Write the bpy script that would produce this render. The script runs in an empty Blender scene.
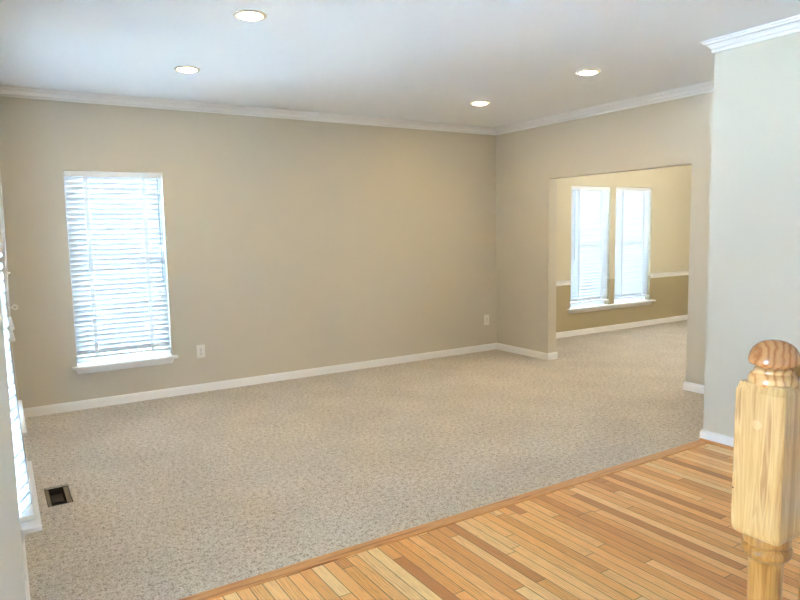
import bpy, bmesh, math, random
from mathutils import Vector, Matrix
random.seed(7)
S = bpy.context.scene
COL = S.collection

# ------------------------------------------------------------ camera
CAM = Vector((-5.294, -6.191, 1.493))
YAW, PITCH, ROLL, FPX = -0.5604, -0.1059, -0.0189, 655.55
def set_camera():
    cy, sy, cp, sp = math.cos(YAW), math.sin(YAW), math.cos(PITCH), math.sin(PITCH)
    f = Vector((-sy*cp, cy*cp, sp)); r = Vector((cy, sy, 0)); u = r.cross(f)
    cr, sr = math.cos(ROLL), math.sin(ROLL)
    r2 = r*cr + u*sr; u2 = u*cr - r*sr
    cd = bpy.data.cameras.new('camera'); cd.sensor_width = 36; cd.lens = FPX/800*36
    cd.clip_start = 0.02
    co = bpy.data.objects.new('camera', cd); COL.objects.link(co)
    m = Matrix((r2, u2, -f)).transposed().to_4x4(); m.translation = CAM
    co.matrix_world = m
    S.camera = co
set_camera()

# ------------------------------------------------------------ world, light, exposure
SKY_STRENGTH = 1.15
SKY_COLOR = (0.60, 0.90, 1.27)
SUN_STRENGTH = 30.0
LAMP_STRENGTH = 13.0
DINING_FILL_STRENGTH = 9.8
S.view_settings.view_transform = 'Standard'
S.view_settings.look = 'None'
S.view_settings.gamma = 1.0
S.view_settings.use_curve_mapping = False
S.view_settings.exposure = 4.42
W = bpy.data.worlds.new('overcast_sky'); S.world = W; W.use_nodes = True
bg = W.node_tree.nodes['Background']
bg.inputs[0].default_value = (*SKY_COLOR, 1); bg.inputs[1].default_value = SKY_STRENGTH

# hazy sun added to bounce light off the ground outside up to the ceiling
sd = bpy.data.lights.new('hazy_sun', 'SUN'); sd.energy = SUN_STRENGTH; sd.angle = math.radians(8); sd.color = (.72, .93, 1.20)
so = bpy.data.objects.new('hazy_sun', sd); COL.objects.link(so)
so.rotation_euler = Vector((math.cos(math.radians(56)), .10, -math.sin(math.radians(56)))).to_track_quat('-Z', 'Y').to_euler()
so.location = (-12, -3, 14)

# ------------------------------------------------------------ helpers
H = 2.684
def lin(*c):
    return tuple((x/255/12.92 if x/255 <= .04045 else ((x/255+.055)/1.055)**2.4) for x in c)

class MB:
    """collects shapes, then links them as ONE mesh object"""
    def __init__(s): s.bm = bmesh.new()
    def poly(s, vs): 
        return s.bm.faces.new([s.bm.verts.new(v) for v in vs])
    def box(s, x0, x1, y0, y1, z0, z1, mat=None):
        c = [(x0,y0,z0),(x1,y0,z0),(x1,y1,z0),(x0,y1,z0),(x0,y0,z1),(x1,y0,z1),(x1,y1,z1),(x0,y1,z1)]
        if mat: c = [mat @ Vector(p) for p in c]
        v = [s.bm.verts.new(p) for p in c]
        for f in ((3,2,1,0),(4,5,6,7),(0,1,5,4),(1,2,6,5),(2,3,7,6),(3,0,4,7)): s.bm.faces.new([v[i] for i in f])
        return s
    def lathe(s, prof, n=40, mat=None, smooth=True):
        mat = mat or Matrix.Identity(4); rings = []
        for r, z in prof:
            if r < 1e-6: rings.append([s.bm.verts.new(mat @ Vector((0,0,z)))])
            else: rings.append([s.bm.verts.new(mat @ Vector((r*math.cos(2*math.pi*i/n), r*math.sin(2*math.pi*i/n), z))) for i in range(n)])
        for a, b in zip(rings, rings[1:]):
            for i in range(n):
                j = (i+1) % n
                q = [a[i % len(a)], a[j % len(a)], b[j % len(b)], b[i % len(b)]]
                q = list(dict.fromkeys(q))
                if len(q) > 2:
                    f = s.bm.faces.new(q); f.smooth = smooth
        for ring in (rings[0], rings[-1]):
            if len(ring) > 2: s.bm.faces.new(ring)
        return s
    def tube(s, pts, r, n=10):
        pts = [Vector(p) for p in pts]; rings = []
        for i, p in enumerate(pts):
            t = (pts[min(i+1, len(pts)-1)] - pts[max(i-1, 0)]).normalized()
            a = t.orthogonal().normalized(); 
            if rings: a = (s._a - t*s._a.dot(t)).normalized()
            s._a = a; b = t.cross(a)
            rr = r[i] if isinstance(r, (list, tuple)) else r
            rings.append([s.bm.verts.new(p + (a*math.cos(2*math.pi*k/n) + b*math.sin(2*math.pi*k/n))*rr) for k in range(n)])
        for a, b in zip(rings, rings[1:]):
            for k in range(n):
                f = s.bm.faces.new([a[k], a[(k+1) % n], b[(k+1) % n], b[k]]); f.smooth = True
        s.bm.faces.new(rings[0]); s.bm.faces.new(rings[-1])
        return s
    def prism(s, A, B):
        a = [s.bm.verts.new(p) for p in A]; b = [s.bm.verts.new(p) for p in B]; n = len(a)
        for i in range(n): s.bm.faces.new([a[i], a[(i+1) % n], b[(i+1) % n], b[i]])
        s.bm.faces.new(a); s.bm.faces.new(b)
        return s
    def build(s, name, mat, parent=None, bevel=0, seg=2):
        bmesh.ops.recalc_face_normals(s.bm, faces=s.bm.faces[:])
        me = bpy.data.meshes.new(name); s.bm.to_mesh(me); s.bm.free()
        o = bpy.data.objects.new(name, me); COL.objects.link(o)
        me.materials.append(mat)
        if parent: o.parent = parent
        if bevel:
            md = o.modifiers.new('bevel', 'BEVEL'); md.width = bevel; md.segments = seg; md.limit_method = 'ANGLE'; md.angle_limit = math.radians(40)
        return o

def tag(o, label=None, cat=None, group=None, kind=None):
    if label: o['label'] = label
    if cat: o['category'] = cat
    if group: o['group'] = group
    if kind: o['kind'] = kind
    return o
def struct(o, label, cat): return tag(o, label, cat, kind='structure')
def empty(name, loc=(0,0,0), rz=0.0):
    o = bpy.data.objects.new(name, None); COL.objects.link(o); o.empty_display_size = .05
    o.location = loc; o.rotation_euler = (0, 0, rz)
    return o

def sweep(path, prof):
    """mitred moulding along a plan path, room on its right; one MB per segment"""
    P = [Vector((x, y)) for x, y in path]
    def nrm(a, b):
        d = (b-a).normalized(); return Vector((d.y, -d.x))
    N = [nrm(P[i], P[i+1]) for i in range(len(P)-1)]
    secs = []
    for i in range(len(P)):
        if i == 0: m = N[0]
        elif i == len(P)-1: m = N[-1]
        else:
            m = N[i-1] + N[i]; m = m / (1 + N[i-1].dot(N[i]))
        secs.append([(P[i].x + m.x*d, P[i].y + m.y*d, z) for d, z in prof])
    out = []
    for a, b in zip(secs, secs[1:]):
        out.append(MB().prism(a, b))
    return out

# ------------------------------------------------------------ materials
class NT:
    def __init__(s, name):
        s.m = bpy.data.materials.new(name); s.m.use_nodes = True
        s.t = s.m.node_tree; s.p = s.t.nodes['Principled BSDF']; s.out = s.t.nodes['Material Output']
    def n(s, typ, ins=None, **kw):
        nd = s.t.nodes.new(typ)
        for k, v in kw.items(): setattr(nd, k, v)
        for k, v in (ins or {}).items(): s.set(nd.inputs[k], v)
        return nd
    def set(s, sock, v):
        if isinstance(v, bpy.types.NodeSocket): s.t.links.new(v, sock)
        else: sock.default_value = v
    def math(s, op, a, b=0.0, c=None):
        nd = s.n('ShaderNodeMath', operation=op)
        s.set(nd.inputs[0], a); s.set(nd.inputs[1], b)
        if c is not None: s.set(nd.inputs[2], c)
        return nd.outputs[0]
    def ramp(s, fac, stops):
        nd = s.n('ShaderNodeValToRGB'); s.set(nd.inputs[0], fac)
        e = nd.color_ramp.elements
        while len(e) < len(stops): e.new(.5)
        for el, (p, c) in zip(e, stops): el.position = p; el.color = (*c, 1)
        return nd.outputs[0]
    def mix(s, fac, a, b, mode='MIX'):
        nd = s.n('ShaderNodeMix', data_type='RGBA', blend_type=mode)
        s.set(nd.inputs[0], fac)
        for k, v in ((6, a), (7, b)):
            s.set(nd.inputs[k], v if isinstance(v, bpy.types.NodeSocket) else (*v, 1))
        return nd.outputs[2]
    def bump(s, h, strength, dist):
        nd = s.n('ShaderNodeBump', {'Height': h, 'Strength': strength, 'Distance': dist}); s.set(s.p.inputs['Normal'], nd.outputs[0])
    def base(s, c): s.set(s.p.inputs['Base Color'], c if isinstance(c, bpy.types.NodeSocket) else (*c, 1))
    def rough(s, v): s.set(s.p.inputs['Roughness'], v)

def pos(t): return t.n('ShaderNodeNewGeometry').outputs['Position']
def objc(t): return t.n('ShaderNodeTexCoord').outputs['Object']

def paint(name, c, rough=.6, var=.02):
    t = NT(name); p = pos(t)
    n1 = t.n('ShaderNodeTexNoise', {'Vector': p, 'Scale': 1.3, 'Detail': 2.0}).outputs[0]
    c2 = tuple(x*(1-var*2) for x in c)
    t.base(t.mix(n1, c2, c)); t.rough(rough)
    n2 = t.n('ShaderNodeTexNoise', {'Vector': p, 'Scale': 260.0, 'Detail': 2.0}).outputs[0]
    t.bump(n2, .08, .002)
    return t.m
def plain(name, c, rough=.5, metal=0.0):
    t = NT(name); p = objc(t)
    n1 = t.n('ShaderNodeTexNoise', {'Vector': p, 'Scale': 30.0}).outputs[0]
    t.base(t.mix(n1, tuple(x*.97 for x in c), c)); t.rough(rough); t.p.inputs['Metallic'].default_value = metal
    return t.m

WALL = paint('greige_wall_paint', lin(207, 200, 184))
DINE_UP = paint('beige_dining_paint', lin(212, 204, 180))
DINE_LO = paint('tan_dining_wall', lin(182, 168, 134))  # darker tone for the wall under the chair rail
CEIL = paint('white_ceiling_paint', lin(240, 243, 246), .8, .005)
TRIM = paint('white_trim_paint', lin(240, 239, 238), .35, .005)
PLASTIC = plain('white_plastic', lin(238, 234, 226), .35)
VINYL = plain('white_vinyl', lin(240, 242, 244), .4)
DARK = plain('dark_slot', lin(30, 26, 22), .6)
CORD = plain('white_cord', lin(232, 230, 225), .7)
SMOKE = plain('clear_wand_plastic', lin(150, 165, 172), .3)
GALV = plain('dull_duct_metal', lin(140, 128, 108), .55, .3)
DUCT = plain('dark_duct_interior', lin(52, 44, 36), .7)
RINGM = plain('satin_trim_ring', lin(214, 206, 192), .35)
CONC = paint('pale_concrete', lin(225, 225, 222), .9)

DARK_GROUND = paint('dark_ground', lin(78, 81, 72), .95, .1)
def glass():
    t = NT('window_glass'); t.t.nodes.remove(t.p)
    fr = t.n('ShaderNodeFresnel', {'IOR': 1.35})
    a = t.n('ShaderNodeBsdfTransparent', {'Color': (.94, .97, .98, 1)})
    b = t.n('ShaderNodeBsdfGlossy', {'Roughness': .02})
    m = t.n('ShaderNodeMixShader'); t.set(m.inputs[0], fr.outputs[0]); t.set(m.inputs[1], a.outputs[0]); t.set(m.inputs[2], b.outputs[0])
    t.set(t.out.inputs[0], m.outputs[0]); return t.m
GLASS = glass()
def slat(name, c, tr):
    t = NT(name); t.t.nodes.remove(t.p)
    n1 = t.n('ShaderNodeTexNoise', {'Vector': pos(t), 'Scale': 12.0}).outputs[0]
    col = t.mix(n1, tuple(x*.97 for x in c), c)
    a = t.n('ShaderNodeBsdfDiffuse'); t.set(a.inputs[0], col)
    b = t.n('ShaderNodeBsdfTranslucent'); t.set(b.inputs[0], col)
    m = t.n('ShaderNodeMixShader', {0: tr}); t.set(m.inputs[1], a.outputs[0]); t.set(m.inputs[2], b.outputs[0])
    t.set(t.out.inputs[0], m.outputs[0]); return t.m
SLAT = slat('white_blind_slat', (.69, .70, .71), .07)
SLAT_DIMMED = slat('white_blind_slat_dimmed', (.38, .39, .40), .03)  # white slats coloured grey so the near left blind stays dimmer
SLAT_BRIGHT = slat('white_blind_slat_bright', (.84, .85, .86), .16)  # same slats made paler and more translucent, passing extra daylight into the room
TAPE = slat('white_ladder_tape', (.88, .89, .91), .42)

def emit(name, c, k):
    t = NT(name); t.t.nodes.remove(t.p)
    e = t.n('ShaderNodeEmission', {'Color': (*c, 1), 'Strength': k}); t.set(t.out.inputs[0], e.outputs[0]); return t.m
LAMP = emit('warm_lamp_lens', (1.0, .76, .42), LAMP_STRENGTH)
DINING_FILL = emit('warm_dining_fill', (1.0, .91, .77), DINING_FILL_STRENGTH)

def carpet():
    t = NT('beige_cut_pile_carpet'); p = pos(t)
    v = t.n('ShaderNodeTexVoronoi', {'Vector': p, 'Scale': 130.0, 'Randomness': 1.0})
    n = t.n('ShaderNodeTexNoise', {'Vector': p, 'Scale': 110.0, 'Detail': 3.0, 'Roughness': .65}).outputs[0]
    big = t.n('ShaderNodeTexNoise', {'Vector': p, 'Scale': 2.2, 'Detail': 3.0}).outputs[0]
    mid = t.n('ShaderNodeTexNoise', {'Vector': p, 'Scale': 38.0, 'Detail': 2.0}).outputs[0]
    f = t.math('ADD', t.math('MULTIPLY', n, .7), t.math('MULTIPLY', mid, .3))
    c = t.ramp(f, [(.32, lin(100, 88, 76)), (.42, lin(180, 169, 155)), (.49, lin(222, 214, 203)), (.62, lin(244, 238, 231))])
    c = t.mix(t.math('MULTIPLY', v.outputs['Distance'], .40), c, lin(160, 148, 134))
    b2 = t.n('ShaderNodeMapRange', {0: big, 1: .35, 2: .65, 3: .93, 4: 1.03}).outputs[0]
    hs = t.n('ShaderNodeHueSaturation', {'Value': b2, 'Color': c})
    t.base(hs.outputs[0]); t.rough(.95)
    t.p.inputs['Specular IOR Level'].default_value = .1
    h = t.math('SUBTRACT', n, t.math('MULTIPLY', v.outputs['Distance'], .8))
    t.bump(h, .6, .010)
    return t.m
CARPET = carpet()

def oak_floor():
    t = NT('oak_strip_floor'); p = pos(t)
    sx = t.n('ShaderNodeSeparateXYZ', {0: p}); x, y = sx.outputs[0], sx.outputs[1]
    PW, PL = .0571, .95
    u = t.math('DIVIDE', x, PW); row = t.math('FLOOR', u)
    r1 = t.n('ShaderNodeTexWhiteNoise', {'W': row}, noise_dimensions='1D').outputs['Value']
    lenf = t.math('ADD', .55, t.math('MULTIPLY', r1, .9))
    vv = t.math('ADD', t.math('DIVIDE', y, t.math('MULTIPLY', lenf, PL)), t.math('MULTIPLY', r1, 37.7))
    cell = t.math('FLOOR', vv)
    comb = t.n('ShaderNodeCombineXYZ', {0: row, 1: cell})
    wn = t.n('ShaderNodeTexWhiteNoise', {'Vector': comb.outputs[0]}, noise_dimensions='2D'); rnd = wn.outputs['Value']
    tone = t.ramp(rnd, [(0.0, lin(196, 132, 76)), (.10, lin(222, 156, 94)), (.40, lin(246, 186, 116)), (.8, lin(252, 202, 136)), (1.0, lin(254, 222, 166))])
    # grain: stretched noise shifted per plank + cathedral figure on some planks
    off = t.math('MULTIPLY', rnd, 91.0)
    gx = t.n('ShaderNodeCombineXYZ', {0: t.math('ADD', t.math('MULTIPLY', x, 1.0), off), 1: t.math('MULTIPLY', y, .045), 2: off}).outputs[0]
    g = t.n('ShaderNodeTexNoise', {'Vector': gx, 'Scale': 210.0, 'Detail': 3.0, 'Roughness': .6}).outputs[0]
    wx = t.n('ShaderNodeCombineXYZ', {0: t.math('ADD', x, off), 1: t.math('MULTIPLY', y, .16), 2: 0.0}).outputs[0]
    w = t.n('ShaderNodeTexWave', {'Vector': wx, 'Scale': 22.0, 'Distortion': 9.0, 'Detail': 2.0, 'Detail Scale': 1.4}, wave_type='BANDS', bands_direction='X').outputs['Fac']
    fig = t.math('MULTIPLY', w, t.math('GREATER_THAN', wn.outputs['Color'] if False else t.math('FRACT', t.math('MULTIPLY', rnd, 7.3)), .45))
    dark = t.math('ADD', t.math('MULTIPLY', t.n('ShaderNodeMapRange', {0: g, 1: .42, 2: .68, 3: 0.0, 4: 1.0}).outputs[0], .40), t.math('MULTIPLY', t.math('POWER', fig, 3.0), .34))
    c = t.mix(dark, tone, t.mix(.65, tone, lin(132, 78, 38)))
    fu = t.math('FRACT', u); eu = t.math('MINIMUM', fu, t.math('SUBTRACT', 1.0, fu))
    fv = t.math('FRACT', vv); ev = t.math('MULTIPLY', t.math('MINIMUM', fv, t.math('SUBTRACT', 1.0, fv)), t.math('DIVIDE', t.math('MULTIPLY', lenf, PL), PW))
    gap = t.math('MINIMUM', eu, ev)
    gm = t.n('ShaderNodeMapRange', {0: gap, 1: .018, 2: .036, 3: 1.0, 4: 0.0}).outputs[0]
    # knots
    vk = t.n('ShaderNodeTexVoronoi', {'Vector': t.n('ShaderNodeCombineXYZ', {0: x, 1: t.math('MULTIPLY', y, .6)}).outputs[0], 'Scale': 2.1}).outputs['Distance']
    km = t.n('ShaderNodeMapRange', {0: vk, 1: .015, 2: .035, 3: .8, 4: 0.0}).outputs[0]
    c = t.mix(km, c, lin(96, 58, 30))
    c = t.mix(t.math('MULTIPLY', gm, .85), c, lin(58, 32, 16))
    t.base(c)
    t.rough(t.math('ADD', .30, t.math('MULTIPLY', g, .12)))
    t.bump(t.math('SUBTRACT', t.math('MULTIPLY', g, .1), gm), .5, .0015)
    return t.m
OAKF = oak_floor()

def oak(name, light, mid, darkc, axis='Z', scale=1.0, rough=.32):
    t = NT(name); p = objc(t)
    st = {'Z': (1, 1, .05), 'X': (.05, 1, 1), 'Y': (1, .05, 1), 'N': (1, .25, .5)}[axis]
    mp = t.n('ShaderNodeMapping', {'Vector': p}); mp.inputs['Scale'].default_value = st
    w0 = t.n('ShaderNodeTexNoise', {'Vector': mp.outputs[0], 'Scale': 46*scale, 'Detail': 3.0, 'Roughness': .55, 'Distortion': .6}).outputs[0]
    fine = t.n('ShaderNodeTexNoise', {'Vector': mp.outputs[0], 'Scale': 260*scale, 'Detail': 3.0, 'Roughness': .6}).outputs[0]
    c = t.ramp(w0, [(.30, darkc), (.41, mid), (.50, light), (.57, mid), (.63, light), (.70, darkc), (.78, light)])
    fm = t.n('ShaderNodeMapRange', {0: fine, 1: .5, 2: .72, 3: 0.0, 4: .45}).outputs[0]
    c = t.mix(fm, c, darkc)
    t.base(c); t.rough(rough); t.bump(fine, .12, .001)
    t.p.inputs['Coat Weight'].default_value = .25; t.p.inputs['Coat Roughness'].default_value = .15
    return t.m
OAK_BOX = oak('golden_oak_upright', lin(220, 183, 125), lin(204, 162, 102), lin(178, 130, 74))
OAK_TURN = oak('golden_oak_turned', lin(196, 146, 80), lin(178, 124, 60), lin(142, 92, 38))
OAK_PLUG = oak('golden_oak_plug', lin(228, 190, 134), lin(216, 176, 118), lin(200, 156, 100))
OAK_RAIL = oak('golden_oak_rail', lin(200, 156, 96), lin(184, 136, 76), lin(152, 104, 52), 'X')
OAK_STRIP = oak('oak_threshold', lin(226, 168, 106), lin(212, 150, 92), lin(170, 108, 58), 'X')
OAK_SHOE = oak('oak_shoe', lin(206, 150, 94), lin(190, 132, 80), lin(150, 96, 52), 'Y')
OAK_AMBER = oak('amber_oak_spindle', lin(240, 186, 96), lin(226, 164, 76), lin(190, 124, 46))

def oak_cap(name, cols, sc):
    t = NT(name); p = objc(t)
    mp = t.n('ShaderNodeMapping', {'Vector': p}); mp.inputs['Rotation'].default_value = (math.radians(12), math.radians(-24), math.radians(38))
    w = t.n('ShaderNodeTexWave', {'Vector': mp.outputs[0], 'Scale': sc, 'Distortion': 4.5, 'Detail': 2.0, 'Detail Scale': 1.5}, wave_type='BANDS', bands_direction='X').outputs['Fac']
    n = t.n('ShaderNodeTexNoise', {'Vector': mp.outputs[0], 'Scale': 300.0, 'Detail': 2.0}).outputs[0]
    c = t.ramp(w, [(p_, lin(*k_)) for p_, k_ in zip((0.0, .18, .5, 1.0), cols)])
    c = t.mix(t.math('MULTIPLY', n, .22), c, lin(168, 110, 62))
    t.base(c); t.rough(.25); t.p.inputs['Coat Weight'].default_value = .5; t.p.inputs['Coat Roughness'].default_value = .1
    return t.m
OAK_CAP = oak_cap('oak_cap_striped_grain', [(158, 101, 56), (176, 119, 70), (190, 135, 84), (198, 146, 96)], 27.0)
OAK_RING = oak_cap('oak_collar_striped_grain', [(176, 122, 70), (206, 156, 98), (218, 172, 114), (224, 182, 126)], 24.0)

# ------------------------------------------------------------ setting: plan numbers
YB = -3.548                       # line where the wood floor meets the carpet / end of the hall wall
XL, SL = -5.262, .012            # left wall: x at y=-3.53 and its slight lean in plan
def Lx(y): return XL + SL*(y + 3.53)
AL = math.atan2(1, SL)            # direction of the left wall
XR, JD = 0.0, .125                # right wall and its thickness
OY0, OY1, OH = -.882, -2.615, 2.029   # the wide opening in it
X2 = -1.169                       # hall wall
YD = .113                         # dining room back wall
XE = 4.3                          # dining room far end
XF, YF = -13.0, -14.0              # unseen foyer front and rear walls, set far out to even the daylight
WT = .16                          # outer wall thickness
W1 = (-4.702, -3.908)
ZT, ZS = 2.048, .383              # head and sill of every window
D1, D2 = (1.413, 2.193), (2.302, 3.093)
N_C, F_C = .585, 2.03             # centres of the left windows, along the wall from y=-3.53
HW = .397

def wall_pieces(mb, u0, u1, v0, v1, holes, z0=0.0, z1=H):
    """wall running along u, v thick, with (u0,u1,z0,z1) openings"""
    cur = u0
    for a, b, c, d in sorted(holes):
        mb.box(cur, a, v0, v1, z0, z1)
        if c > z0: mb.box(a, b, v0, v1, z0, c)
        if d < z1: mb.box(a, b, v0, v1, d, z1)
        cur = b
    mb.box(cur, u1, v0, v1, z0, z1)
    return mb

# floors ------------------------------------------------------
VX0, VX1, VY0, VY1 = -5.106, -4.975, -2.172, -1.845    # hole of the floor register
c = MB(); T = -.016
yc0 = -3.533
c.box(-5.30, VX0, yc0, .0, T, 0).box(VX1, XR, yc0, .0, T, 0).box(VX0, VX1, yc0, VY0, T, 0).box(VX0, VX1, VY1, 0, T, 0)
c.box(XR, JD, OY1, OY0, T, 0).box(JD, XE, -3.9, YD, T, 0)
struct(c.build('floor', CARPET), 'beige grey cut pile carpet of the living and dining rooms', 'floor')
c = MB().box(XF, X2, YF, -3.605, T, -.002)
struct(c.build('floor_hall', OAKF), 'golden oak strip wood floor in front of the carpet', 'floor')
o = MB().box(XL-.0, X2, -3.607, -3.534, T, .004).build('trim_threshold', OAK_STRIP, bevel=.004)
struct(o, 'narrow oak strip between the carpet and the wood floor', 'trim')
c = MB().box(XF-.2, VX0-.03, YF-.2, .3, -.10, T-.001).box(VX1+.03, XE+.2, YF-.2, .3, -.10, T-.001).box(VX0-.03, VX1+.03, YF-.2, VY0-.03, -.10, T-.001).box(VX0-.03, VX1+.03, VY1+.03, .3, -.10, T-.001)
struct(c.build('floor_base', CONC), 'floor slab under the carpet and the boards', 'floor')
c = MB().box(XF-.2, XE+.2, YF-.2, YD+.2, H, H+.12)
struct(c.build('ceiling', CEIL), 'flat white ceiling over the whole room', 'ceiling')
c = MB().box(-40, -5.6, -3.2, 40, -.60, -.55)  # unseen ground, kept pale to throw light up at the ceiling
struct(c.build('ground_bounce', CONC), 'unseen pale ground outside the left windows, made to bounce light in', 'ground')
c = MB().box(-5.6, 40, -3.2, 40, -.60, -.55).box(-40, 40, -40, -3.2, -.60, -.55)  # unseen ground, kept dark so the back blinds catch less bounce
struct(c.build('ground_dark', DARK_GROUND), 'unseen ground outside the back windows and the entry, darkened to cut bounce', 'ground')
c = MB().box(-7.05, -5.46, -3.3, .6, 2.62, 2.70)  # added slab out of view, keeps direct sun off the left blinds
struct(c.build('sun_block_left', TRIM), 'added slab, unseen, blocking sun from the left windows', 'sun blocker')
c = MB().box(XF-1.95, XF-WT, -11.0, -3.0, 2.62, 2.72)  # added slab out of view, keeps direct sun off the entry floor
struct(c.build('sun_block_entry', TRIM), 'added slab, unseen, blocking sun from the entry behind the camera', 'sun blocker')

# walls -------------------------------------------------------
w = wall_pieces(MB(), -5.45, XR, 0, WT, [(*W1, ZS-.02, ZT)])
struct(w.build('wall_back', WALL), 'long greige wall with the single window and two outlets', 'wall')
leftlen = 3.53/math.sin(AL)
wl = empty('wall_left_pivot'); bpy.data.objects.remove(wl)
w = wall_pieces(MB(), 0, leftlen+.1, 0, WT, [(N_C-HW, N_C+HW, ZS-.02, ZT), (F_C-HW, F_C+HW, ZS-.02, ZT)])
o = w.build('wall_left', WALL); o.location = (XL, -3.53, 0); o.rotation_euler = (0, 0, AL)
struct(o, 'greige wall at the left edge, seen edge on, with two windows', 'wall')
w = MB().box(XF-WT, XL-.0005, -3.53, -3.37, 0, H)
struct(w.build('wall_jog', WALL), 'short greige wall return beside the entry, at the left edge', 'wall')
w = wall_pieces(MB(), YF, -3.37, XF-WT, XF, [])
w.bm.free()
w = MB(); EY0, EY1, EH = -6.1, -3.60, 2.5  # made-up doorway, sized for the daylight reaching the hall wall
for a in ((YF, EY0, 0, H), (EY1, -3.53, 0, H), (EY0, EY1, EH, H)): w.box(XF-WT, XF, a[0], a[1], a[2], a[3])
struct(w.build('wall_front', WALL), 'entry wall behind the camera with a wide opening added to let daylight in', 'wall')
w = wall_pieces(MB(), XF-WT, X2, YF-WT, YF, [(-6.9, -6.0, .25, 2.5)])  # made-up opening, sized for the daylight reaching the back wall
struct(w.build('wall_rear', WALL), 'greige wall behind the camera, with an opening added for daylight', 'wall')
# right wall, the wide cased-less opening, header
w = MB().box(XR, JD, OY0, YD+WT, 0, H).box(XR, JD, YB-.02, OY1, 0, H).box(XR, JD, OY1, OY0, OH, H)
struct(w.build('wall_right', WALL), 'greige wall with the wide opening into the dining room', 'wall')
w = MB().box(X2, JD+.0, YF-WT, YB, 0, H)
struct(w.build('wall_hall', WALL), 'pale greige wall at the right, in front of the opening wall', 'wall')
# dining room
RZ0, RZ1 = .709, .779
w = wall_pieces(MB(), JD, XE, YD, YD+WT, [(*D1, RZ1-.035, ZT), (*D2, RZ1-.035, ZT)], z0=RZ1-.035)
struct(w.build('wall_dining_upper', DINE_UP), 'warm beige dining room wall above the chair rail', 'wall')
w = wall_pieces(MB(), JD, XE, YD, YD+WT, [(*D1, ZS-.02, RZ1-.035), (*D2, ZS-.02, RZ1-.035)], z1=RZ1-.035)
struct(w.build('wall_dining_lower', DINE_LO), 'tan dining room wall below the chair rail', 'wall')
w = MB().box(XE, XE+WT, -3.9-WT, YD+WT, 0, H)
struct(w.build('wall_dining_end', DINE_UP), 'far end wall of the dining room, out of sight', 'wall')
w = MB().box(JD, XE, -3.9-WT, -3.9, 0, H)
struct(w.build('wall_dining_front', DINE_UP), 'near wall of the dining room, out of sight', 'wall')

# mouldings ---------------------------------------------------
BB = [(0, 0), (.0145, 0), (.0145, .058), (.012, .066), (.012, .070), (.006, .078), (0, .078)]
p1 = [(XF, -3.53), (XL, -3.53), (Lx(0), 0), (XR, 0), (XR, OY0), (JD, OY0), (JD, YD), (XE, YD)]
nm1 = ['jog', 'left', 'back', 'right', 'jamb', 'dining_side', 'dining']
for nm, mb in zip(nm1, sweep(p1, BB)):
    struct(mb.build('baseboard_'+nm, TRIM), {'jog': 'white baseboard of the wall return by the entry', 'left': 'white baseboard under the left windows', 'back': 'long white baseboard under the single window and outlets', 'right': 'short white baseboard between the room corner and the opening', 'jamb': 'white baseboard wrapping the far jamb of the opening', 'dining_side': 'white baseboard behind the opening wall', 'dining': 'white baseboard under the paired dining windows'}[nm], 'baseboard')
p2 = [(JD, -3.8), (JD, OY1), (XR, OY1), (XR, YB), (X2, YB), (X2, YF)]
nm2 = ['dining_near', 'near_jamb', 'near', 'hall_end', 'hall']
for nm, mb in zip(nm2, sweep(p2, BB)):
    struct(mb.build('baseboard_'+nm, TRIM), {'dining_near': 'white baseboard behind the near end of the opening wall', 'near_jamb': 'white baseboard wrapping the near jamb of the opening', 'near': 'short white baseboard right of the opening', 'hall_end': 'white baseboard across the end of the hall wall', 'hall': 'white baseboard of the pale hall wall behind the newel post'}[nm], 'baseboard')
SH = [(.0145, -.002), (.031, -.002), (.0305, .006), (.027, .013), (.021, .017), (.0145, .018)]
mb = sweep([(X2, YB+.008), (X2, YF)], SH)[0]
struct(mb.build('trim_shoe', OAK_SHOE), 'thin oak shoe moulding along the foot of the hall wall', 'trim')
CR = [(0, H-.076), (.012, H-.076), (.013, H-.058), (.005, H-.055), (.018, H-.050), (.026, H-.038), (.040, H-.028), (.033, H-.024), (.050, H-.022), (.055, H-.012), (.047, H-.010), (.064, H-.008), (.064, H), (0, H)]
p3 = [(XL, -3.53), (Lx(0), 0), (XR, 0), (XR, YB), (X2, YB), (X2, YF)]
for nm, lb, mb in zip(['crown_left', 'crown_back', 'crown_right', 'crown_hall_end', 'crown_hall'],
        ['white crown moulding above the left windows', 'long white crown moulding along the wall with the single window', 'white crown moulding above the wide opening', 'white crown moulding on the end of the hall wall', 'white crown moulding at the top of the hall wall'], sweep(p3, CR)):
    struct(mb.build('trim_'+nm, TRIM), lb, 'crown moulding')
CH = [(0, RZ0), (.010, RZ0), (.014, RZ0+.006), (.014, RZ0+.018), (.009, RZ0+.026), (.009, RZ0+.040), (.018, RZ0+.050), (.024, RZ0+.056), (.024, RZ0+.066), (.014, RZ1), (0, RZ1)]
DLIP = .012
for nm, a, b, lb in (('chair_rail_a', JD, D1[0]-DLIP, 'white chair rail left of the paired dining windows'), ('chair_rail_b', D2[1]+DLIP, XE, 'white chair rail right of the paired dining windows')):
    mb = sweep([(a, YD), (b, YD)], CH)[0]
    struct(mb.build('trim_'+nm, TRIM), lb, 'chair rail')

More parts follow.
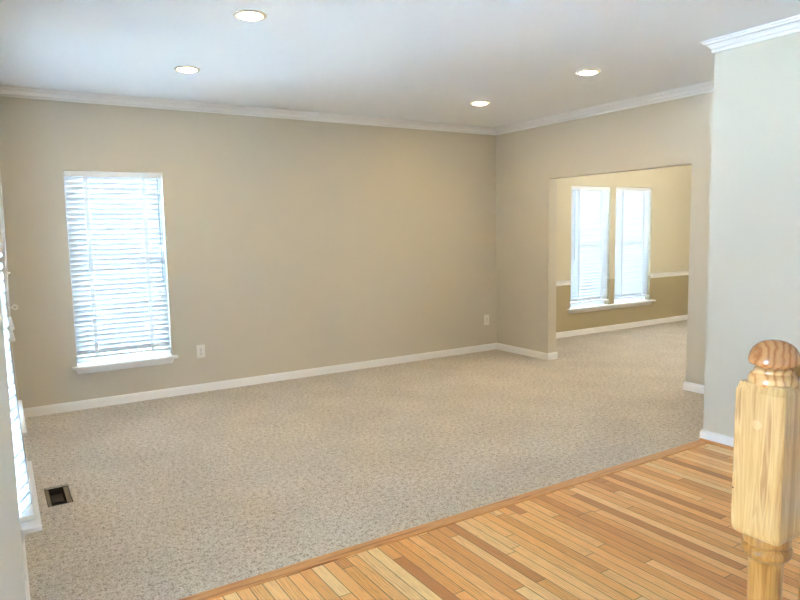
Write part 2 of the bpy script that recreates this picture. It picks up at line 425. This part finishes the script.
# ------------------------------------------------------------ windows (local: u along wall, v outwards, z up)
def sill(parent, u0, u1, horn=.042, nose=.066):
    m = MB().box(u0-horn, u1+horn, -nose, 0, ZS-.022, ZS).box(u0, u1, 0, .085, ZS-.0195, ZS)
    m.build('window_sill', TRIM, parent, bevel=.005)
    a = u0-horn+.02; b = u1+horn-.02
    m = MB().prism([(a, 0, ZS-.022), (b, 0, ZS-.022), (b, -.016, ZS-.022), (a, -.016, ZS-.022)],
                   [(a+.022, 0, ZS-.072), (b-.022, 0, ZS-.072), (b-.022, -.007, ZS-.072), (a+.022, -.007, ZS-.072)])
    m.build('window_apron', TRIM, parent, bevel=.002)
def window(n, loc, rz, u0, u1, label, own_sill=True):
    w = empty('window_%d' % n, loc, rz); struct(w, label, 'window')
    f = .022; a, b = .085, .145
    z0, z1 = ZS, ZT; zm = (z0+z1)/2
    m = MB().box(u0, u0+f, a, b, z0, z1).box(u1-f, u1, a, b, z0, z1).box(u0+f, u1-f, a, b, z1-f, z1).box(u0+f, u1-f, a, b, z0, z0+f)
    m.build('window_frame', VINYL, w, bevel=.002)
    for nm, v0, v1, s0, s1 in (('lower_sash', .090, .112, z0+f, zm+.02), ('upper_sash', .116, .138, zm-.02, z1-f)):
        q = .027; x0, x1 = u0+f, u1-f
        s = MB().box(x0, x0+q, v0, v1, s0, s1).box(x1-q, x1, v0, v1, s0, s1).box(x0+q, x1-q, v0, v1, s1-q, s1).box(x0+q, x1-q, v0, v1, s0, s0+q).build(nm, VINYL, w, bevel=.0015)
        MB().box(x0+q-.004, x1-q+.004, (v0+v1)/2-.002, (v0+v1)/2+.002, s0+q-.004, s1-q+.004).build('pane', GLASS, s)
    if own_sill: sill(w, u0, u1, nose=.066 if n == 1 else .072)
    return w
LROT = (XL, -3.53, 0)
window(1, (0, 0, 0), 0, *W1, 'single double hung window in the long back wall, behind a white blind')
window(2, LROT, AL, N_C-HW, N_C+HW, 'near window at the left edge, with the white sill beside the floor register')
window(3, LROT, AL, F_C-HW, F_C+HW, 'far window in the left wall, only its white sill corner showing')
window(4, (0, YD, 0), 0, *D1, 'left one of the paired dining room windows', False)
window(5, (0, YD, 0), 0, *D2, 'right one of the paired dining room windows', False)
st = empty('trim_dining_sill', (0, YD, 0)); struct(st, 'long white sill shared by the paired dining windows', 'window sill')
sill(st, D1[0], D2[1], .066)

# ------------------------------------------------------------ blinds
TILT = math.radians(66)
def blind(label, loc, rz, u0, u1, wand=None, cords=None, z_low=.455, lean=None, gap=.005, tilt=TILT, mat=None):
    lean = lean or (lambda z: 0.0)
    b = empty('window_blind', loc, rz); tag(b, label, 'window blind', 'white slatted window blinds')
    a, c = u0+gap, u1-gap; v = .036
    lt = lean(ZT); MB().box(a, c, v+lt-.030, v+lt+.030, ZT-.052, ZT-.006).build('head_rail', VINYL, b, bevel=.003)
    m = MB(); pitch = .0432; z = z_low+.034; top = ZT-.072; n = round((top-z)/pitch); pitch = (top-z)/n
    hw = .0252
    for i in range(n+1):
        zz = z+i*pitch; dv = lean(zz)
        jit = random.uniform(-.008, .008); cs, sn = math.cos(tilt+jit), math.sin(tilt+jit)
        # curved slat section, room edge up
        sec = []
        for s in (-1, -.5, 0, .5, 1): sec.append((s*hw, .0022*(1-s*s)))
        sec2 = [(q, h-.0026) for q, h in reversed(sec)]
        pts = [(v+dv+q*cs - h*-sn*0 + h*sn*.6, zz - q*sn + h*cs) for q, h in sec+sec2]
        m.prism([(a, y, k) for y, k in pts], [(c, y, k) for y, k in pts])
    m.build('slats', mat or SLAT, b)
    dv = lean(z_low)
    MB().box(a, c, v+dv-.026, v+dv+.026, z_low-.018, z_low+.004).build('bottom_rail', VINYL, b, bevel=.004)
    wd = u1-u0
    for fr in (.205, .795):
        uc = u0+fr*wd
        t = MB()
        zz = [ZT-.052 - (ZT-.052-(z_low-.019))*k/20 for k in range(21)]
        for k in range(20):
            za, zb = zz[k], zz[k+1]; va, vb = v+lean(za)-.0265, v+lean(zb)-.0265
            t.prism([(uc-.0155, va, za), (uc+.0155, va, za), (uc+.0155, va+.0007, za), (uc-.0155, va+.0007, za)],
                    [(uc-.0155, vb, zb), (uc+.0155, vb, zb), (uc+.0155, vb+.0007, zb), (uc-.0155, vb+.0007, zb)])
        t.build('ladder_tape', TAPE, b)
    if wand:
        uw, zb = wand
        MB().tube([(uw, v-.036, ZT-.060), (uw, v-.040, ZT-.10), (uw+.004, v-.040, zb)], .0042).build('tilt_wand', SMOKE, b)
    if cords:
        uw, zb = cords
        k = MB().tube([(uw, v-.034, ZT-.060), (uw, v-.038, ZT-.12), (uw, v-.038, zb)], .0013, 6).build('lift_cord', CORD, b)
        mt = Matrix.Translation((uw, v-.038, zb-.04))
        MB().lathe([(0, .042), (.003, .042), (.0045, .036), (.0075, .008), (.0085, .002), (.006, 0), (0, 0)], 14, mt).build('tassel', PLASTIC, k)
    return b
blind('white slatted blind with grey tilt wand, on the single window of the long back wall', (0, 0, 0), 0, *W1, wand=(-3.955, 1.075), cords=(-3.972, .93))
NL = lambda z: -.036 + .002 - .028*max(0.0, min(1.0, (1.05-z)/.6))**1.2
bl = blind('white slatted blind at the left edge, seen edge on above the near sill', LROT, AL, N_C-HW, N_C+HW, cords=None, z_low=.412, lean=NL, tilt=math.radians(44), mat=SLAT_DIMMED)
blind('far blind in the left wall, hidden behind the near left blind', LROT, AL, F_C-HW, F_C+HW, tilt=math.radians(48), mat=SLAT_BRIGHT)
blind('white slatted blind with tilt wand, on the left one of the paired dining windows', (0, YD, 0), 0, *D1, wand=(D1[0]+.065, 1.05))
blind('white slatted blind on the right one of the paired dining windows, beside the chair rail', (0, YD, 0), 0, *D2)
# cord and hardware of the near left blind
k = MB().tube([(.235, -.030, 1.99), (.235, -.030, 1.6), (.235, -.024, 1.19)], .0014, 6).build('lift_cord', CORD, bl)
for zb, uu in ((1.142, .235), (1.099, .225)):
    MB().lathe([(0, .05), (.004, .05), (.006, .042), (.0115, .010), (.0125, .003), (.010, 0), (0, 0)], 16, Matrix.Translation((uu, -.0235, zb))).build('tassel', PLASTIC, k)
h = MB().tube([(.225, -.020, 1.229), (.225, -.034, 1.229)], .003, 8)
h.tube([(.225, -.0425+.0085*math.cos(t*math.pi/8), 1.229+.0085*math.sin(t*math.pi/8)) for t in range(17)], .0022, 8)
h.build('cord_ring', PLASTIC, bl)
MB().tube([(.23, -.020, 1.357), (.23, -.037, 1.361)], [.0035, .0025], 8).build('cord_pin', PLASTIC, bl)

# ------------------------------------------------------------ recessed lights
def downlight(x, y, label, mat=LAMP, group='recessed ceiling lights'):
    t = empty('recessed_light', (x, y, H)); tag(t, label, 'ceiling light', group)
    MB().lathe([(.066, 0), (.092, 0), (.092, -.003), (.088, -.007), (.072, -.009), (.066, -.006)], 48).build('trim_ring', RINGM, t)
    MB().lathe([(.0655, -.001), (.0655, -.007), (.055, -.011), (.035, -.014), (0, -.0155)], 48).build('lens', mat, t)
    return t
downlight(-3.975, -2.595, 'lit recessed ceiling light at top left, nearest the viewer on the window side')
downlight(-3.968, -1.234, 'lit recessed ceiling light above and right of the single window')
downlight(-1.214, -1.190, 'lit recessed ceiling light nearest the back right room corner')
downlight(-1.253, -2.552, 'lit recessed ceiling light in front of the opening wall, rightmost of the four')
pd = empty('added_pendant', (2.3, -2.1, H)); tag(pd, 'added fill lamp in the dining room, unseen behind the opening wall', 'fill light')  # made-up lamp out of view, brightens the dining room walls
MB().lathe([(0, 0), (.06, 0), (.06, -.012), (.03, -.025), (0, -.025)], 32).build('canopy', RINGM, pd)
MB().tube([(0, 0, -.02), (0, 0, -.32)], .006).build('rod', RINGM, pd)
MB().lathe([(.13*math.sin(math.pi*k/20) if 0 < k < 20 else 0, -.44-.13*math.cos(math.pi*k/20)) for k in range(21)], 40).build('globe', DINING_FILL, pd)
MB().lathe([(0, -.590), (.07, -.575), (.125, -.525), (.142, -.480), (.137, -.480), (.120, -.520), (.067, -.568), (0, -.583)], 40).build('bowl', RINGM, pd)  # opaque bowl added to cut the lamp's light on the carpet

# ------------------------------------------------------------ outlets
def outlet(x, z, label):
    t = empty('wall_outlet', (x, 0, z)); tag(t, label, 'outlet', 'white duplex wall outlets')
    MB().box(-.039, .039, -.006, 0, -.0625, .0625).build('cover_plate', PLASTIC, t, bevel=.003)
    for dz in (.0205, -.0205):
        r = MB().box(-.0165, .0165, -.0085, -.005, dz-.0145, dz+.0145).build('receptacle', PLASTIC, t, bevel=.003)
        MB().box(-.009, -.006, -.0091, -.008, dz-.002, dz+.008).box(.006, .009, -.0091, -.008, dz-.002, dz+.007).box(-.003, .003, -.0091, -.008, dz-.011, dz-.006).build('slot', DARK, r)
    MB().lathe([(0, 0), (.0035, 0), (.003, .0012), (0, .0014)], 12, Matrix.Translation((0, -.006, 0)) @ Matrix.Rotation(math.pi/2, 4, 'X')).build('screw', GALV, t)
outlet(-3.645, .390, 'white outlet on the back wall just right of the single window')
outlet(-.161, .381, 'white outlet on the back wall next to the room corner')

# ------------------------------------------------------------ floor register
v = empty('floor_vent', ((VX0+VX1)/2, (VY0+VY1)/2, T)); tag(v, 'open dark floor register in the carpet beside the left window sill', 'floor vent')
hx, hy = (VX1-VX0)/2, (VY1-VY0)/2; e = .002
m = MB()
zt, zb = -.0, -.085
for sx in (-1, 1):
    m.box(min(sx*(hx-e), sx*(hx-.005)), max(sx*(hx-e), sx*(hx-.005)), -hy+e, hy-e, zb, .004)
    m.box(-hx+e, hx-e, min(sx*(hy-e), sx*(hy-.005)), max(sx*(hy-e), sx*(hy-.005)), zb, .004)
m.build('duct_wall', DUCT, v)
MB().box(-hx+e, hx-e, -hy+e, hy-e, zb-.004, zb).build('duct_bottom', DUCT, v)
for sx, wd in ((-1, .018), (1, .024)):
    x0, x1 = sorted((sx*(hx-.005), sx*(hx-.005-wd)))
    MB().box(x0, x1, -hy+.006, hy-.006, -.004, .002).build('flange', GALV, v)
MB().box(-hx+.03, hx-.036, .02, hy-.01, -.036, -.033).build('damper', plain('damper_metal', lin(70, 58, 46), .5, .2), v)

# ------------------------------------------------------------ newel post, rail, spindles
NX, NY, HB = -4.1250, -5.5738, .0443
t = empty('newel_post', (NX, NY, 0)); tag(t, 'golden oak newel post with round mushroom cap, at the right edge', 'newel post')
MB().lathe([(0, 1.2880), (.010, 1.2874), (.019, 1.2850), (.027, 1.2806), (.0335, 1.2745), (.0382, 1.2665), (.0408, 1.2580), (.0416, 1.2510), (.0412, 1.2470), (.0385, 1.2445), (.032, 1.2432), (.0275, 1.2425), (.0258, 1.2405), (.0268, 1.2380), (.0268, 1.2375)], 64).build('cap', OAK_CAP, t)
MB().lathe([(.0262, 1.2390), (.0296, 1.2380), (.0318, 1.2355), (.0322, 1.2325), (.0320, 1.2310), (.0348, 1.2295), (.0380, 1.2260), (.0402, 1.2210), (.0410, 1.2150), (.0410, 1.2080)], 64).build('cap_collar', OAK_RING, t)
bm = MB()
secs = [(HB-.012, .9290), (HB-.006, .9310), (HB-.002, .937), (HB, .946), (HB, 1.1975), (HB-.0008, 1.1990), (HB-.0055, 1.2125)]
prev = None
for h_, z_ in secs:
    r = .0025 if h_ > HB-.003 else .002
    ring = [bm.bm.verts.new(q) for q in ((-h_, -h_+r, z_), (-h_+r, -h_, z_), (h_-r, -h_, z_), (h_, -h_+r, z_), (h_, h_-r, z_), (h_-r, h_, z_), (-h_+r, h_, z_), (-h_, h_-r, z_))]
    if prev: 
        for i in range(8): bm.bm.faces.new([prev[i], prev[(i+1) % 8], ring[(i+1) % 8], ring[i]])
    else: bm.bm.faces.new(ring)
    prev = ring
bm.bm.faces.new(prev)
bm.build('block', OAK_BOX, t)
MB().lathe([(0, .0), (.0088, .0), (.0088, .0004), (.0084, .0006), (0, .0006)], 28, Matrix.Translation((-HB, .002, 1.1411)) @ Matrix.Rotation(-math.pi/2, 4, 'Y')).build('plug', OAK_PLUG, t)
MB().lathe([(0, 0), (.0016, 0), (.0016, .0004), (0, .0005)], 12, Matrix.Translation((-HB, .0415, 1.0139)) @ Matrix.Rotation(-math.pi/2, 4, 'Y')).build('nail_hole', DARK, t)
MB().lathe([(.0385, .9320), (.0392, .9285), (.0392, .9190), (.0385, .9160), (.0350, .9145), (.0350, .9130), (.0385, .9115), (.0415, .9070), (.0420, .9010), (.0405, .8950), (.0360, .8895), (.0320, .8865), (.0300, .8845),
            (.0290, .87), (.0285, .83), (.0290, .77), (.0310, .70), (.0345, .60), (.0380, .50), (.0400, .43), (.0385, .38), (.0330, .35), (.0300, .34), (.0400, .33), (.0425, .318), (.0400, .306), (.0400, .30)], 56).build('turned_shaft', OAK_TURN, t)
MB().box(-HB, HB, -HB, HB, -.002, .30).build('foot_block', OAK_TURN, t, bevel=.004)

# staircase to the right of the picture
RISE, RUN, SX0 = .19, .262, -4.075
st = empty('staircase', (SX0, NY, 0)); struct(st, 'oak staircase rising to the right beyond the newel post', 'staircase')
NS = 10
for i in range(NS):
    MB().box(i*RUN, i*RUN+.018 if i < NS-1 else i*RUN+.018, -.95, -.0, i*RISE+(-.002 if i == 0 else 0), (i+1)*RISE-.025).build('riser', TRIM, st)
    MB().box(i*RUN-.0 if i == 0 else i*RUN-.025, (i+1)*RUN+.018, -.96, .045, (i+1)*RISE-.025, (i+1)*RISE).build('tread', OAK_RAIL, st, bevel=.005)
sl = RISE/RUN
rx0 = NX+HB; rz0 = 1.187
def rail_pts(x): 
    zt_ = rz0 + (x-rx0)*sl
    return [(x, NY-.018, zt_-.060), (x, NY-.030, zt_-.045), (x, NY-.030, zt_-.018), (x, NY-.022, zt_-.005), (x, NY, zt_), (x, NY+.022, zt_-.005), (x, NY+.030, zt_-.018), (x, NY+.030, zt_-.045), (x, NY+.018, zt_-.060)]
xe = SX0+NS*RUN-.30
MBr = MB().prism(rail_pts(rx0), rail_pts(xe))
rl = empty('stair_railing', (0, 0, 0)); tag(rl, 'oak stair rail and amber spindles just behind the newel post, at the right edge', 'stair railing')
MBr.build('handrail', OAK_RAIL, rl)
for i in range(9):
    x = -3.967 + i*RUN; zb_ = (i+1)*RISE; hgt = rz0+(x-rx0)*sl-.060-zb_
    o = MB().lathe([(.0155, 0), (.0155, .12), (.012, .13), (.017, .145), (.012, .16), (.0165, .24), (.0160, hgt*.5), (.013, hgt-.1), (.0125, hgt+.008)], 20).build('spindle', OAK_AMBER, rl)
    o.location = (x, NY, zb_)
